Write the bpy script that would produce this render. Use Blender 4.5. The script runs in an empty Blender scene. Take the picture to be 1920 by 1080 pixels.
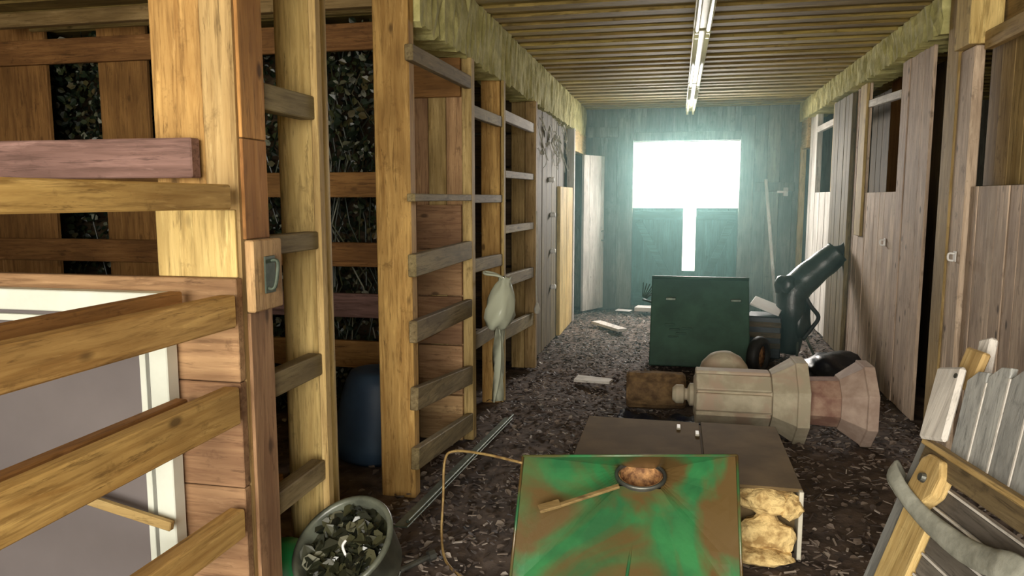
import bpy, bmesh, math, random
from mathutils import Vector, Matrix, Euler
random.seed(7)
C = bpy.context.scene.collection
sc = bpy.context.scene
PI = math.pi

# ------------------------------------------------------------ camera, sky, light, exposure
cam_d = bpy.data.cameras.new('camera'); cam = bpy.data.objects.new('camera', cam_d); C.objects.link(cam)
F = 1400.0
cam_d.sensor_width = 36.0; cam_d.lens = F / 1920 * 36; cam_d.clip_start = .05; cam_d.clip_end = 300
_up = Vector((0, F, 168)).normalized()
_d = Vector((310, 168, -F)).normalized()
_y = (_d - _up * _d.dot(_up)).normalized(); _x = _y.cross(_up)
cam.matrix_world = Matrix.Translation((0, 0, 1.53)) @ Matrix((_x, _y, _up)).to_4x4()
sc.camera = cam

world = bpy.data.worlds.new('world'); sc.world = world; world.use_nodes = True
wn = world.node_tree.nodes; bg = wn['Background']
bg.inputs[0].default_value = (1.0, 0.98, 0.90, 1); bg.inputs[1].default_value = 7.0
try: world.cycles_visibility.scatter = True
except Exception: pass

def portal(name, loc, rot, sx, sy):
    l = bpy.data.lights.new(name, 'AREA'); l.shape = 'RECTANGLE'; l.size = sx; l.size_y = sy
    l.cycles.is_portal = True
    o = bpy.data.objects.new(name, l); C.objects.link(o); o.location = loc; o.rotation_euler = rot
    return o
portal('front_opening_daylight', (0.1, -2.2, 1.4), (PI / 2, 0, 0), 3.6, 2.8)
portal('far_window_daylight', (0.1, 10.66, 1.4), (-PI / 2, 0, 0), 1.4, 1.8)

def daylight(name, loc, rot, sx, sy, power, col):
    l = bpy.data.lights.new(name, 'AREA'); l.shape = 'RECTANGLE'; l.size = sx; l.size_y = sy
    l.energy = power; l.color = col
    o = bpy.data.objects.new(name, l); C.objects.link(o); o.location = loc; o.rotation_euler = rot
    return o
# daylight pouring in through the far opening and the big doorway behind the viewer
daylight('far_window_sky', (0.1, 10.9, 2.3), (math.radians(-72), 0, 0), 1.4, 1.0, 220, (1.0, .98, .90))
daylight('front_doorway_sky', (-0.7, -2.1, 1.5), (math.radians(92), 0, math.radians(-15)), 3.0, 2.4, 185, (1.0, .93, .79))

sc.view_settings.view_transform = 'Standard'; sc.view_settings.look = 'None'
sc.view_settings.gamma = 1; sc.view_settings.use_curve_mapping = False
sc.view_settings.exposure = 0.35
try:
    sc.cycles.use_denoising = True
    sc.cycles.max_bounces = 8; sc.cycles.diffuse_bounces = 5; sc.cycles.volume_bounces = 0
    sc.cycles.sample_clamp_indirect = 6; sc.cycles.caustics_reflective = False; sc.cycles.caustics_refractive = False
except Exception: pass

# ------------------------------------------------------------ materials
def nodes(name):
    m = bpy.data.materials.new(name); m.use_nodes = True
    nt = m.node_tree; b = nt.nodes['Principled BSDF']
    return m, nt, b
def N(nt, t, **kw):
    n = nt.nodes.new(t)
    for k, v in kw.items():
        if k in n.inputs.keys(): n.inputs[k].default_value = v
        else: setattr(n, k, v)
    return n
def ramp(nt, fac, stops):
    r = nt.nodes.new('ShaderNodeValToRGB'); nt.links.new(fac, r.inputs[0])
    e = r.color_ramp.elements
    while len(e) > len(stops): e.remove(e[-1])
    while len(e) < len(stops): e.new(.5)
    for q, (p, c) in zip(e, stops): q.position = p; q.color = (*c, 1)
    return r.outputs[0]
def mix(nt, a, b, fac, mode='MIX'):
    m = nt.nodes.new('ShaderNodeMix'); m.data_type = 'RGBA'; m.blend_type = mode
    for sock, v in ((m.inputs[6], a), (m.inputs[7], b), (m.inputs[0], fac)):
        if isinstance(v, bpy.types.NodeSocket): nt.links.new(v, sock)
        elif isinstance(v, (int, float)): sock.default_value = v
        else: sock.default_value = (*v, 1)
    return m.outputs[2]
def coords(nt, scale, jitter=True):
    L = nt.links.new
    tc = N(nt, 'ShaderNodeTexCoord'); out = tc.outputs['Object']
    if jitter:
        oi = N(nt, 'ShaderNodeObjectInfo'); ge = N(nt, 'ShaderNodeNewGeometry')
        ad = N(nt, 'ShaderNodeMath', operation='ADD'); L(oi.outputs['Random'], ad.inputs[0]); L(ge.outputs['Random Per Island'], ad.inputs[1])
        vm = N(nt, 'ShaderNodeVectorMath', operation='SCALE'); vm.inputs[0].default_value = (17, 23, 31); L(ad.outputs[0], vm.inputs['Scale'])
        va = N(nt, 'ShaderNodeVectorMath', operation='ADD'); L(out, va.inputs[0]); L(vm.outputs[0], va.inputs[1]); out = va.outputs[0]
    mp = N(nt, 'ShaderNodeMapping'); mp.inputs['Scale'].default_value = scale; L(out, mp.inputs[0])
    return mp.outputs[0]

def wood(name, light, dark, axis='Z', rough=.75, knots=.5, vary=.5, bump=.25, grime=None):
    m, nt, b = nodes(name); L = nt.links.new
    al, ac = 1.1, 16.0
    s = [ac, ac, ac]; s['XYZ'.index(axis)] = al
    n1 = N(nt, 'ShaderNodeTexNoise', Scale=1.6, Detail=7, Roughness=.62, Distortion=.9); L(coords(nt, s), n1.inputs[0])
    c = ramp(nt, n1.outputs[0], [(.30, dark), (.5, tuple(.55 * a + .45 * q for a, q in zip(light, dark))), (.68, light)])
    n4 = N(nt, 'ShaderNodeTexNoise', Scale=4.2, Detail=4, Roughness=.7, Distortion=.3); L(coords(nt, s), n4.inputs[0])
    g4 = N(nt, 'ShaderNodeMapRange'); g4.inputs[1].default_value = .50; g4.inputs[2].default_value = .66; g4.inputs[3].default_value = 0; g4.inputs[4].default_value = .7
    L(n4.outputs[0], g4.inputs[0]); c = mix(nt, c, tuple(x * .6 for x in dark), g4.outputs[0])
    n5 = N(nt, 'ShaderNodeTexNoise', Scale=9, Detail=5, Roughness=.7); L(coords(nt, (1, 1, 1)), n5.inputs[0])
    g5 = N(nt, 'ShaderNodeMapRange'); g5.inputs[1].default_value = .60; g5.inputs[2].default_value = .70; g5.inputs[3].default_value = 0; g5.inputs[4].default_value = .6
    L(n5.outputs[0], g5.inputs[0]); c = mix(nt, c, tuple(x * .4 for x in dark), g5.outputs[0])
    s6 = [26, 26, 26]; s6['XYZ'.index(axis)] = 2.4
    n6 = N(nt, 'ShaderNodeTexNoise', Scale=1.5, Detail=5, Roughness=.75, Distortion=.4); L(coords(nt, s6), n6.inputs[0])
    g6 = N(nt, 'ShaderNodeMapRange'); g6.inputs[1].default_value = .58; g6.inputs[2].default_value = .70; g6.inputs[3].default_value = 0; g6.inputs[4].default_value = .45
    L(n6.outputs[0], g6.inputs[0]); c = mix(nt, c, tuple(min(1, x * 1.45 + .04) for x in light), g6.outputs[0])
    g7 = N(nt, 'ShaderNodeMapRange'); g7.inputs[1].default_value = .34; g7.inputs[2].default_value = .42; g7.inputs[3].default_value = .75; g7.inputs[4].default_value = 0
    L(n6.outputs[0], g7.inputs[0]); c = mix(nt, c, tuple(x * .35 for x in dark), g7.outputs[0])
    n2 = N(nt, 'ShaderNodeTexNoise', Scale=1.7, Detail=3); s2 = [3, 3, 3]; s2['XYZ'.index(axis)] = 1.2; L(coords(nt, s2), n2.inputs[0])
    f2 = N(nt, 'ShaderNodeMapRange'); f2.inputs[1].default_value = .35; f2.inputs[2].default_value = .7; f2.inputs[3].default_value = .0; f2.inputs[4].default_value = .7
    L(n2.outputs[0], f2.inputs[0])
    c = mix(nt, c, grime or tuple(x * .55 for x in dark), f2.outputs[0])
    if knots:
        v = N(nt, 'ShaderNodeTexVoronoi', Scale=1.0); s3 = [9, 9, 9]; s3['XYZ'.index(axis)] = 4.5; L(coords(nt, s3), v.inputs['Vector'])
        kr = N(nt, 'ShaderNodeMapRange'); kr.inputs[1].default_value = .07; kr.inputs[2].default_value = .15; kr.inputs[3].default_value = min(.95, knots * 1.6); kr.inputs[4].default_value = 0
        L(v.outputs['Distance'], kr.inputs[0])
        sx = N(nt, 'ShaderNodeSeparateColor'); L(v.outputs['Color'], sx.inputs[0])
        gt = N(nt, 'ShaderNodeMath', operation='GREATER_THAN'); gt.inputs[1].default_value = .35; L(sx.outputs[0], gt.inputs[0])
        mu = N(nt, 'ShaderNodeMath', operation='MULTIPLY'); L(kr.outputs[0], mu.inputs[0]); L(gt.outputs[0], mu.inputs[1])
        c = mix(nt, c, tuple(x * .22 for x in dark), mu.outputs[0])
    # tone of each board
    oi = N(nt, 'ShaderNodeObjectInfo'); ge = N(nt, 'ShaderNodeNewGeometry'); ad = N(nt, 'ShaderNodeMath', operation='ADD')
    L(oi.outputs['Random'], ad.inputs[0]); L(ge.outputs['Random Per Island'], ad.inputs[1])
    fr = N(nt, 'ShaderNodeMath', operation='FRACT'); L(ad.outputs[0], fr.inputs[0])
    hs = N(nt, 'ShaderNodeHueSaturation'); L(c, hs.inputs['Color'])
    mr = N(nt, 'ShaderNodeMapRange'); mr.inputs[3].default_value = 1 - .45 * vary; mr.inputs[4].default_value = 1 + .45 * vary; L(fr.outputs[0], mr.inputs[0]); L(mr.outputs[0], hs.inputs['Value'])
    mh = N(nt, 'ShaderNodeMapRange'); mh.inputs[3].default_value = .5 - .02 * vary; mh.inputs[4].default_value = .5 + .015 * vary; L(fr.outputs[0], mh.inputs[0]); L(mh.outputs[0], hs.inputs['Hue'])
    L(hs.outputs[0], b.inputs['Base Color']); b.inputs['Roughness'].default_value = rough
    b.inputs['Specular IOR Level'].default_value = .3
    bp = N(nt, 'ShaderNodeBump', Strength=bump, Distance=.01); L(n1.outputs[0], bp.inputs['Height']); L(bp.outputs[0], b.inputs['Normal'])
    return m

def plain(name, col, rough=.6, col2=None, scale=8, metal=0, spec=.4, bump=0, stain=None, lo=.4, hi=.65, sl=.47, sh=.62):
    m, nt, b = nodes(name); L = nt.links.new
    c2 = col2 or tuple(x * .7 for x in col)
    n1 = N(nt, 'ShaderNodeTexNoise', Scale=scale, Detail=6, Roughness=.6); L(coords(nt, (1, 1, 1)), n1.inputs[0])
    c = ramp(nt, n1.outputs[0], [(lo, c2), (hi, col)])
    if stain:
        n2 = N(nt, 'ShaderNodeTexNoise', Scale=scale * .55, Detail=5, Distortion=1.2); L(coords(nt, (1, 1, 1)), n2.inputs[0])
        r = N(nt, 'ShaderNodeMapRange'); r.inputs[1].default_value = sl; r.inputs[2].default_value = sh; L(n2.outputs[0], r.inputs[0])
        c = mix(nt, c, stain, r.outputs[0])
    L(c, b.inputs['Base Color']); b.inputs['Roughness'].default_value = rough; b.inputs['Metallic'].default_value = metal
    b.inputs['Specular IOR Level'].default_value = spec
    if bump:
        bp = N(nt, 'ShaderNodeBump', Strength=bump, Distance=.02); L(n1.outputs[0], bp.inputs['Height']); L(bp.outputs[0], b.inputs['Normal'])
    return m
def islands(name, stops, rough=.6, spec=.4, trans=0):
    m, nt, b = nodes(name)
    ge = N(nt, 'ShaderNodeNewGeometry')
    nt.links.new(ramp(nt, ge.outputs['Random Per Island'], stops), b.inputs['Base Color'])
    b.inputs['Roughness'].default_value = rough; b.inputs['Specular IOR Level'].default_value = spec
    return m

PINE_L, PINE_D = (.68, .43, .145), (.34, .175, .045)
M = {}
for ax in 'XYZ':
    M['pine' + ax] = wood('golden_pine_' + ax, PINE_L, PINE_D, ax)
    M['pale' + ax] = wood('pale_pine_' + ax, (.74, .54, .225), (.44, .29, .10), ax, knots=.35)
    M['pink' + ax] = wood('pinkish_plank_' + ax, (.29, .165, .145), (.15, .08, .066), ax, knots=.5)
    M['tan' + ax] = wood('tan_plank_' + ax, (.54, .34, .17), (.28, .15, .07), ax, knots=.5)
    M['orange' + ax] = wood('orange_pine_' + ax, (.62, .33, .10), (.34, .15, .04), ax, knots=.6)
    M['grey' + ax] = wood('weathered_rail_' + ax, (.33, .26, .13), (.17, .12, .05), ax, knots=.25)
    M['brown' + ax] = wood('brown_board_' + ax, (.44, .22, .07), (.22, .10, .03), ax, knots=.3)
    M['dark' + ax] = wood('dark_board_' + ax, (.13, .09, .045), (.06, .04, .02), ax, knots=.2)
    M['siding' + ax] = wood('stall_siding_' + ax, (.70, .545, .415), (.40, .285, .205), ax, knots=.6, vary=.25, bump=.4)
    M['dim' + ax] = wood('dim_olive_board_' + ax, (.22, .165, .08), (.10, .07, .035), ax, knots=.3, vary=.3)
    M['olive' + ax] = wood('olive_board_' + ax, (.54, .39, .17), (.28, .18, .06), ax, knots=.4)
    M['ceil' + ax] = wood('ceiling_board_' + ax, (.46, .34, .105), (.22, .15, .038), ax, knots=.3, vary=.5, bump=.5)
    M['far' + ax] = wood('far_board_' + ax, (.26, .25, .20), (.14, .13, .10), ax, knots=.1, vary=.4)
    M['teal' + ax] = wood('haze_tinted_door_' + ax, (.10, .21, .18), (.05, .11, .095), ax, knots=.05, vary=.3)  # teal of the far haze put into the door colour
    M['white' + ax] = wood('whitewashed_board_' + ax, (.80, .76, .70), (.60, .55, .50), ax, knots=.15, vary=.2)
    M['cedar' + ax] = wood('grey_chair_slat_' + ax, (.42, .42, .40), (.25, .25, .24), ax, knots=.05, vary=.3)
    M['slat' + ax] = wood('dark_chair_slat_' + ax, (.20, .175, .15), (.10, .085, .07), ax, knots=.05, vary=.3)
    M['yellow' + ax] = wood('bare_yellow_wood_' + ax, (.72, .53, .24), (.45, .29, .10), ax, knots=.3, vary=.2)
M['beam'] = plain('yellow_green_rough_beam', (.64, .60, .27), .85, (.40, .37, .15), scale=9, bump=.9, spec=.2)
M['dirt'] = plain('dark_dirt', (.20, .15, .123), .9, (.06, .046, .039), scale=7, bump=.8, spec=.15, lo=.35, hi=.7)
M['litter'] = islands('leaf_litter', [(0, (.035, .027, .024)), (.35, (.09, .068, .058)), (.65, (.16, .122, .10)), (.88, (.24, .19, .155)), (.98, (.34, .285, .24)), (1, (.46, .41, .37))], .68, .25)
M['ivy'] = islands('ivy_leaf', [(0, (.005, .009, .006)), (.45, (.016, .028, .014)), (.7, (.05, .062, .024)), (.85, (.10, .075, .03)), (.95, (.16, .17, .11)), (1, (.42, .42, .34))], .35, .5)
M['wetleaf'] = islands('wet_dead_leaf', [(0, (.006, .007, .005)), (.5, (.02, .022, .012)), (.8, (.045, .045, .022)), (.95, (.09, .085, .05)), (1, (.2, .2, .15))], .3, .6)
M['green'] = plain('rusty_green_paint', (.035, .20, .065), .34, (.022, .115, .042), scale=5, stain=(.115, .07, .024), spec=.6, bump=.15, sl=.40, sh=.58)
M['green'].node_tree.nodes['Principled BSDF'].inputs['Coat Weight'].default_value = .25
M['greenclean'] = plain('green_plastic', (.015, .23, .06), .4, (.01, .16, .045), scale=6)
M['rust'] = plain('rust', (.62, .33, .13), .7, (.16, .07, .03), scale=30, bump=.4)
M['cart'] = plain('dark_green_cart_paint', (.04, .095, .066), .6, (.026, .062, .045), scale=5, spec=.4)
M['rubber'] = plain('black_rubber', (.02, .02, .019), .6, (.012, .012, .012), scale=10)
M['blackbag'] = plain('black_vinyl', (.026, .040, .036), .36, (.014, .02, .018), scale=5, bump=.6, spec=.5)
M['navy'] = plain('navy_tarp', (.012, .018, .05), .5, (.006, .008, .02), scale=7, bump=.5)
M['sack'] = plain('dark_plastic_sack', (.012, .014, .022), .4, (.006, .007, .011), scale=5, bump=.4)
M['blue'] = plain('blue_plastic_barrel', (.045, .085, .14), .5, (.028, .05, .09), scale=3)
M['steel'] = plain('galvanised_steel', (.15, .18, .14), .5, (.07, .09, .07), scale=14, metal=.6)
M['brass'] = plain('rusty_golden_rod', (.42, .29, .11), .55, (.22, .13, .05), scale=25, metal=.3)
M['white_metal'] = plain('white_enamel', (.74, .74, .46), .4, (.62, .62, .34), scale=8)
M['tube'] = plain('white_glass_tube', (.80, .82, .58), .25, (.74, .76, .50), scale=4)
M['vinyl'] = plain('white_vinyl_frame', (.76, .78, .70), .45, (.68, .70, .62), scale=5)
M['pane'] = plain('grey_dusty_pane', (.19, .165, .165), .35, (.15, .13, .13), scale=1.2, spec=.4)
M['cream'] = plain('cream_lighthouse_boards', (.52, .46, .34), .8, (.36, .31, .22), scale=7, stain=(.40, .30, .22))
M['brick'] = plain('reddish_lighthouse_shaft', (.38, .25, .18), .85, (.22, .115, .085), scale=10)
M['flange'] = plain('pinkish_lighthouse_plate', (.50, .38, .31), .8, (.34, .24, .19), scale=7)
M['card'] = plain('brown_cardboard', (.17, .115, .055), .85, (.115, .077, .036), scale=4, spec=.15)
M['foam'] = plain('yellow_torn_foam', (.74, .54, .24), .9, (.34, .21, .075), scale=16, bump=1.0, lo=.38, hi=.55)
M['tape'] = plain('pale_tape', (.62, .58, .48), .5)
M['log'] = plain('brown_log', (.22, .135, .06), .9, (.09, .052, .025), scale=14, bump=.7)
M['paper'] = plain('white_paper', (.78, .76, .74), .6, (.68, .66, .64), scale=5)
M['cloth'] = plain('grey_rag', (.34, .34, .29), .95, (.22, .22, .185), scale=14, bump=.25, spec=.1)
M['web'] = plain('dusty_cobweb', (.62, .60, .53), .9, (.45, .43, .37), scale=12)
M['soil'] = plain('black_wet_soil', (.06, .058, .03), .45, (.010, .010, .007), scale=20, bump=1.0, spec=.5)
M['tub'] = plain('grey_black_tub', (.13, .14, .105), .35, (.06, .065, .05), scale=10, spec=.6)
M['iron'] = plain('iron', (.16, .16, .14), .45, (.09, .09, .08), scale=12, metal=.7)
M['outside'] = plain('pale_gravel_yard', (.55, .52, .45), .9, (.42, .40, .33), scale=2)

# clear thin plastic for the hanging bag
m, nt, b = nodes('milky_plastic_film')
b.inputs['Base Color'].default_value = (.50, .52, .40, 1); b.inputs['Roughness'].default_value = .22
b.inputs['Specular IOR Level'].default_value = .7; b.inputs['Transmission Weight'].default_value = .15; b.inputs['IOR'].default_value = 1.2
M['film'] = m
# haze imitating lens glare
m = bpy.data.materials.new('teal_haze'); m.use_nodes = True; nt = m.node_tree
nt.nodes.remove(nt.nodes['Principled BSDF'])
vs = N(nt, 'ShaderNodeVolumeScatter', Density=.036, Anisotropy=.6); vs.inputs['Color'].default_value = (.50, .90, .88, 1)
nt.links.new(vs.outputs[0], nt.nodes['Material Output'].inputs['Volume'])
M['haze'] = m

# ------------------------------------------------------------ mesh helpers
def obj(name, bm, mat, parent=None, smooth=False, bevel=0):
    me = bpy.data.meshes.new(name); bmesh.ops.recalc_face_normals(bm, faces=bm.faces[:])
    bm.to_mesh(me); bm.free()
    mats = mat if isinstance(mat, (list, tuple)) else [mat]
    for q in mats: me.materials.append(M[q])
    if smooth:
        for p in me.polygons: p.use_smooth = True
    o = bpy.data.objects.new(name, me); C.objects.link(o)
    if parent is not None: o.parent = parent
    if bevel:
        md = o.modifiers.new('bevel', 'BEVEL'); md.width = bevel; md.segments = 2; md.limit_method = 'ANGLE'
    return o
def tag(o, label, cat, group=None, kind=None):
    if label: o['label'] = label
    if cat: o['category'] = cat
    if group: o['group'] = group
    if kind: o['kind'] = kind
    return o
def struct(o, label=None, cat=None):
    o['kind'] = 'structure'
    if label: o['label'] = label; o['category'] = cat
    return o
def thing(name, label, cat, loc=(0, 0, 0), rot=(0, 0, 0), group=None):
    o = bpy.data.objects.new(name, None); C.objects.link(o); o.location = loc; o.rotation_euler = rot
    o.empty_display_size = .1
    return tag(o, label, cat, group)
def abox(bm, lo, hi, mtx=None, mi=0, bev=0, wob=0):
    vs = []
    for x in (lo[0], hi[0]):
        for y in (lo[1], hi[1]):
            for z in (lo[2], hi[2]):
                p = Vector((x, y, z))
                if wob: p += Vector([random.uniform(-wob, wob) for _ in range(3)])
                vs.append(bm.verts.new(mtx @ p if mtx else p))
    fs = [bm.faces.new([vs[i] for i in q]) for q in ((0, 1, 3, 2), (4, 6, 7, 5), (0, 4, 5, 1), (2, 3, 7, 6), (0, 2, 6, 4), (1, 5, 7, 3))]
    for f in fs: f.material_index = mi
    if bev:
        es = list({e for f in fs for e in f.edges})
        bmesh.ops.bevel(bm, geom=es, offset=bev, segments=1, affect='EDGES', profile=.5, material=mi)
def box(name, lo, hi, mat, parent=None, bev=.004, mtx=None, wob=0):
    bm = bmesh.new(); abox(bm, lo, hi, mtx, 0, bev, wob); return obj(name, bm, mat, parent)
def bar(bm, a, b, w, t, upv=(0, 0, 1), bev=.003, mi=0):
    """rectangular bar from a to b, w wide along upv, t thick across"""
    a, b = Vector(a), Vector(b); d = (b - a).normalized(); u = Vector(upv); u = (u - d * u.dot(d)).normalized(); s = d.cross(u)
    mt = Matrix((d, s, u)).transposed().to_4x4(); mt.translation = a
    abox(bm, (0, -t / 2, -w / 2), ((b - a).length, t / 2, w / 2), mt, mi, bev)
def tube(bm, pts, r, seg=10, cap=True, mi=0):
    pts = [Vector(p) for p in pts]; rs = r if isinstance(r, (list, tuple)) else [r] * len(pts)
    rings = []; u = None
    for i, p in enumerate(pts):
        d = (pts[min(i + 1, len(pts) - 1)] - pts[max(i - 1, 0)]).normalized()
        if u is None: u = d.orthogonal().normalized()
        u = (u - d * u.dot(d)).normalized(); s = d.cross(u)
        rings.append([bm.verts.new(p + (u * math.cos(k * 2 * PI / seg) + s * math.sin(k * 2 * PI / seg)) * rs[i]) for k in range(seg)])
    for a, b in zip(rings, rings[1:]):
        for k in range(seg):
            f = bm.faces.new((a[k], a[(k + 1) % seg], b[(k + 1) % seg], b[k])); f.material_index = mi
    if cap:
        for q in (rings[0], rings[-1]):
            f = bm.faces.new(q); f.material_index = mi
def smoothpts(pts, n=6):
    pts = [Vector(p) for p in pts]; out = []
    for i in range(len(pts) - 1):
        p0, p1, p2, p3 = pts[max(i - 1, 0)], pts[i], pts[i + 1], pts[min(i + 2, len(pts) - 1)]
        for k in range(n):
            t = k / n
            out.append(.5 * ((2 * p1) + (p2 - p0) * t + (2 * p0 - 5 * p1 + 4 * p2 - p3) * t * t + (3 * p1 - p0 - 3 * p2 + p3) * t ** 3))
    return out + [pts[-1]]
def lathe(bm, prof, seg=24, mtx=None, phase=0, mi=0, close=False):
    rings = []
    for r, z in prof:
        ring = []
        for k in range(seg):
            a = phase + k * 2 * PI / seg; p = Vector((r * math.cos(a), r * math.sin(a), z)); ring.append(bm.verts.new(mtx @ p if mtx else p))
        rings.append(ring)
    for a, b in zip(rings, rings[1:]):
        for k in range(seg):
            f = bm.faces.new((a[k], a[(k + 1) % seg], b[(k + 1) % seg], b[k])); f.material_index = mi
    if close:
        for q in (rings[0], rings[-1]): bm.faces.new(q).material_index = mi
def planks(bm, lo, hi, run, along, w, gap=.004, back=None, jitter=.004):
    """boards between lo and hi: laid out side by side on axis `along`, each running on axis `run`"""
    k = 'XYZ'.index(along); a = lo[k]; thin = 3 - k - 'XYZ'.index(run)
    while a < hi[k] - .01:
        ww = min(w * random.uniform(.94, 1.06), hi[k] - a)
        l, h = list(lo), list(hi); l[k] = a; h[k] = a + ww - gap
        j = random.uniform(-jitter, jitter); l[thin] += j; h[thin] += j
        if back: h[thin] -= .006
        abox(bm, l, h, None, 0, .002); a += ww
    if back:
        l, h = list(lo), list(hi); l[thin] = hi[thin] + .002; h[thin] = hi[thin] + .012; abox(bm, l, h)
def pl(name, lo, hi, run, along, w, mat, parent=None, **kw):
    bm = bmesh.new(); planks(bm, lo, hi, run, along, w, **kw); return obj(name, bm, mat, parent)

# ------------------------------------------------------------ the shell
def hgt(x, y):
    return .022 * math.sin(2.1 * x + 1.3 * y) * math.cos(1.7 * y - .8 * x) + .012 * math.sin(5.3 * x + .7) * math.sin(4.7 * y)
bm = bmesh.new(); nx, ny = 90, 130; x0, x1, y0, y1 = -5.2, 4.55, -2.3, 10.6
gv = []
for i in range(nx + 1):
    row = []
    for j in range(ny + 1):
        x, y = x0 + (x1 - x0) * i / nx, y0 + (y1 - y0) * j / ny
        row.append(bm.verts.new((x, y, hgt(x, y) - .012 + random.uniform(-.006, .006))))
    gv.append(row)
for i in range(nx):
    for j in range(ny): bm.faces.new((gv[i][j], gv[i + 1][j], gv[i + 1][j + 1], gv[i][j + 1]))
struct(obj('floor', bm, 'dirt', smooth=True))
struct(box('ground_outside', (-40, 10.62, -.3), (40, 70, -.1), 'outside', bev=0))
struct(box('ground_front', (-40, -40, -.3), (40, -2.32, -.1), 'outside', bev=0))

# ceiling: lapped boards running across the aisle
bm = bmesh.new(); y = -2.3
while y < 10.6:
    w = random.uniform(.225, .265)
    z0 = 2.75 + random.uniform(-.003, .003)
    v_ = [bm.verts.new((x_, y_, z_)) for x_ in (-5.25, 4.55) for y_, z_ in ((y, z0 - .012), (y + w - .016, z0 + .004), (y + w - .016, z0 + .03), (y, z0 + .03))]
    for q in ((0, 1, 2, 3), (7, 6, 5, 4), (0, 4, 5, 1), (1, 5, 6, 2), (2, 6, 7, 3), (3, 7, 4, 0)): bm.faces.new([v_[i] for i in q])
    abox(bm, (-5.25, y + w - .016, z0 + .026), (4.55, y + w, z0 + .034))
    y += w
struct(obj('ceiling', bm, 'ceilX'))
struct(box('roof', (-5.4, -2.35, 2.80), (4.7, 10.7, 2.86), 'darkX', bev=0))

struct(pl('wall_left', (-5.28, -2.3, 0), (-5.22, 10.6, 2.8), 'Y', 'Z', .2, 'darkY', gap=.0))
struct(pl('wall_right_outer', (4.52, -2.3, 0), (4.58, 10.6, 2.8), 'Z', 'Y', .2, 'darkZ', gap=.0))
# front wall either side of the big doorway behind the viewer
bm = bmesh.new(); planks(bm, (-5.28, -2.34, 0), (-1.7, -2.28, 2.8), 'Z', 'X', .2, gap=0); planks(bm, (1.9, -2.34, 0), (4.58, -2.28, 2.8), 'Z', 'X', .2, gap=0)
struct(obj('wall_front', bm, 'darkZ'))
# far wall with the double door's opening
bm = bmesh.new()
planks(bm, (-5.25, 10.50, 0), (-.60, 10.56, 2.75), 'Z', 'X', .17, gap=.003)
planks(bm, (.80, 10.50, 0), (4.55, 10.56, 2.75), 'Z', 'X', .17, gap=.003)
planks(bm, (-.60, 10.50, 2.29), (.80, 10.56, 2.75), 'Z', 'X', .17, gap=.003)
abox(bm, (-5.25, 10.565, -.1), (-.60, 10.58, 2.75)); abox(bm, (.80, 10.565, -.1), (4.55, 10.58, 2.75)); abox(bm, (-.60, 10.565, 2.29), (.80, 10.58, 2.75)); abox(bm, (-.60, 10.56, -.1), (.80, 10.58, .06))
struct(obj('wall_far', bm, 'farZ'))
bm = bmesh.new()
abox(bm, (-.80, 10.44, 0), (-.60, 10.50, 2.62), None, 0, .005); abox(bm, (.80, 10.44, 0), (.98, 10.50, 2.62), None, 0, .005)
abox(bm, (-1.24, 10.45, 2.36), (-.81, 10.50, 2.50), None, 0, .005); abox(bm, (.99, 10.45, 1.62), (1.5, 10.50, 1.74), None, 0, .005)
abox(bm, (-.60, 10.45, 2.30), (.80, 10.50, 2.42), None, 0, .005)
struct(obj('trim_1', bm, 'farZ'))
# lower halves of the double door, ajar with a bright gap between
def leaf(name, xa, xb, flip):
    d = pl(name, (xa, 10.51, .04), (xb, 10.55, 1.40), 'Z', 'X', .14, 'tealZ', gap=.002, back=1)
    struct(d)
    bm = bmesh.new()
    abox(bm, (xa + .02, 10.485, 1.24), (xb - .02, 10.51, 1.36), None, 0, .003); abox(bm, (xa + .02, 10.485, .10), (xb - .02, 10.51, .22), None, 0, .003)
    a, c = (xa + .08, xb - .08) if not flip else (xb - .08, xa + .08)
    bar(bm, (a, 10.497, 1.22), (c, 10.497, .25), .10, .024, (1, 0, 0))
    obj('brace', bm, 'tealX', d); return d
leaf('door_1', -.60, .085, False)
leaf('door_2', .255, .80, True)
struct(box('trim_2', (.085, 10.51, -.05), (.255, 10.55, .54), 'tealZ'))

# ---------------- left side beams and far wall panels
def rough_beam(name, x0, x1, y0, y1, z0, z1):
    """a hewn beam: a long box cut into many rings with ragged edges"""
    bm = bmesh.new(); n = 150; rings = []
    for i in range(n + 1):
        y = y0 + (y1 - y0) * i / n; q = []
        for (x, z, fx, fz) in ((x0, z0, 0, 1), (x1, z0, 1, 1), (x1, (z0 * 2 + z1) / 3, 1, .3), (x1, (z0 + 2 * z1) / 3, 1, .3), (x1, z1, 1, 0), (x0, z1, 0, 0)):
            q.append(bm.verts.new((x + fx * random.gauss(0, .006), y, z + fz * random.gauss(0, .008))))
        rings.append(q)
    for a, b in zip(rings, rings[1:]):
        for k in range(6): bm.faces.new((a[k], a[(k + 1) % 6], b[(k + 1) % 6], b[k]))
    bm.faces.new(rings[0]); bm.faces.new(rings[-1])
    return obj(name, bm, 'beam')
tag(rough_beam('header_beam', -1.44, -1.25, 3.57, 10.46, 2.37, 2.745), 'rough yellow-green beam along the ceiling above the slatted stalls', 'beam')
tag(rough_beam('header_beam', 1.74, 1.52, 5.09, 10.46, 2.52, 2.745), 'rough yellow beam along the ceiling above the plank stall fronts', 'beam')

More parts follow.
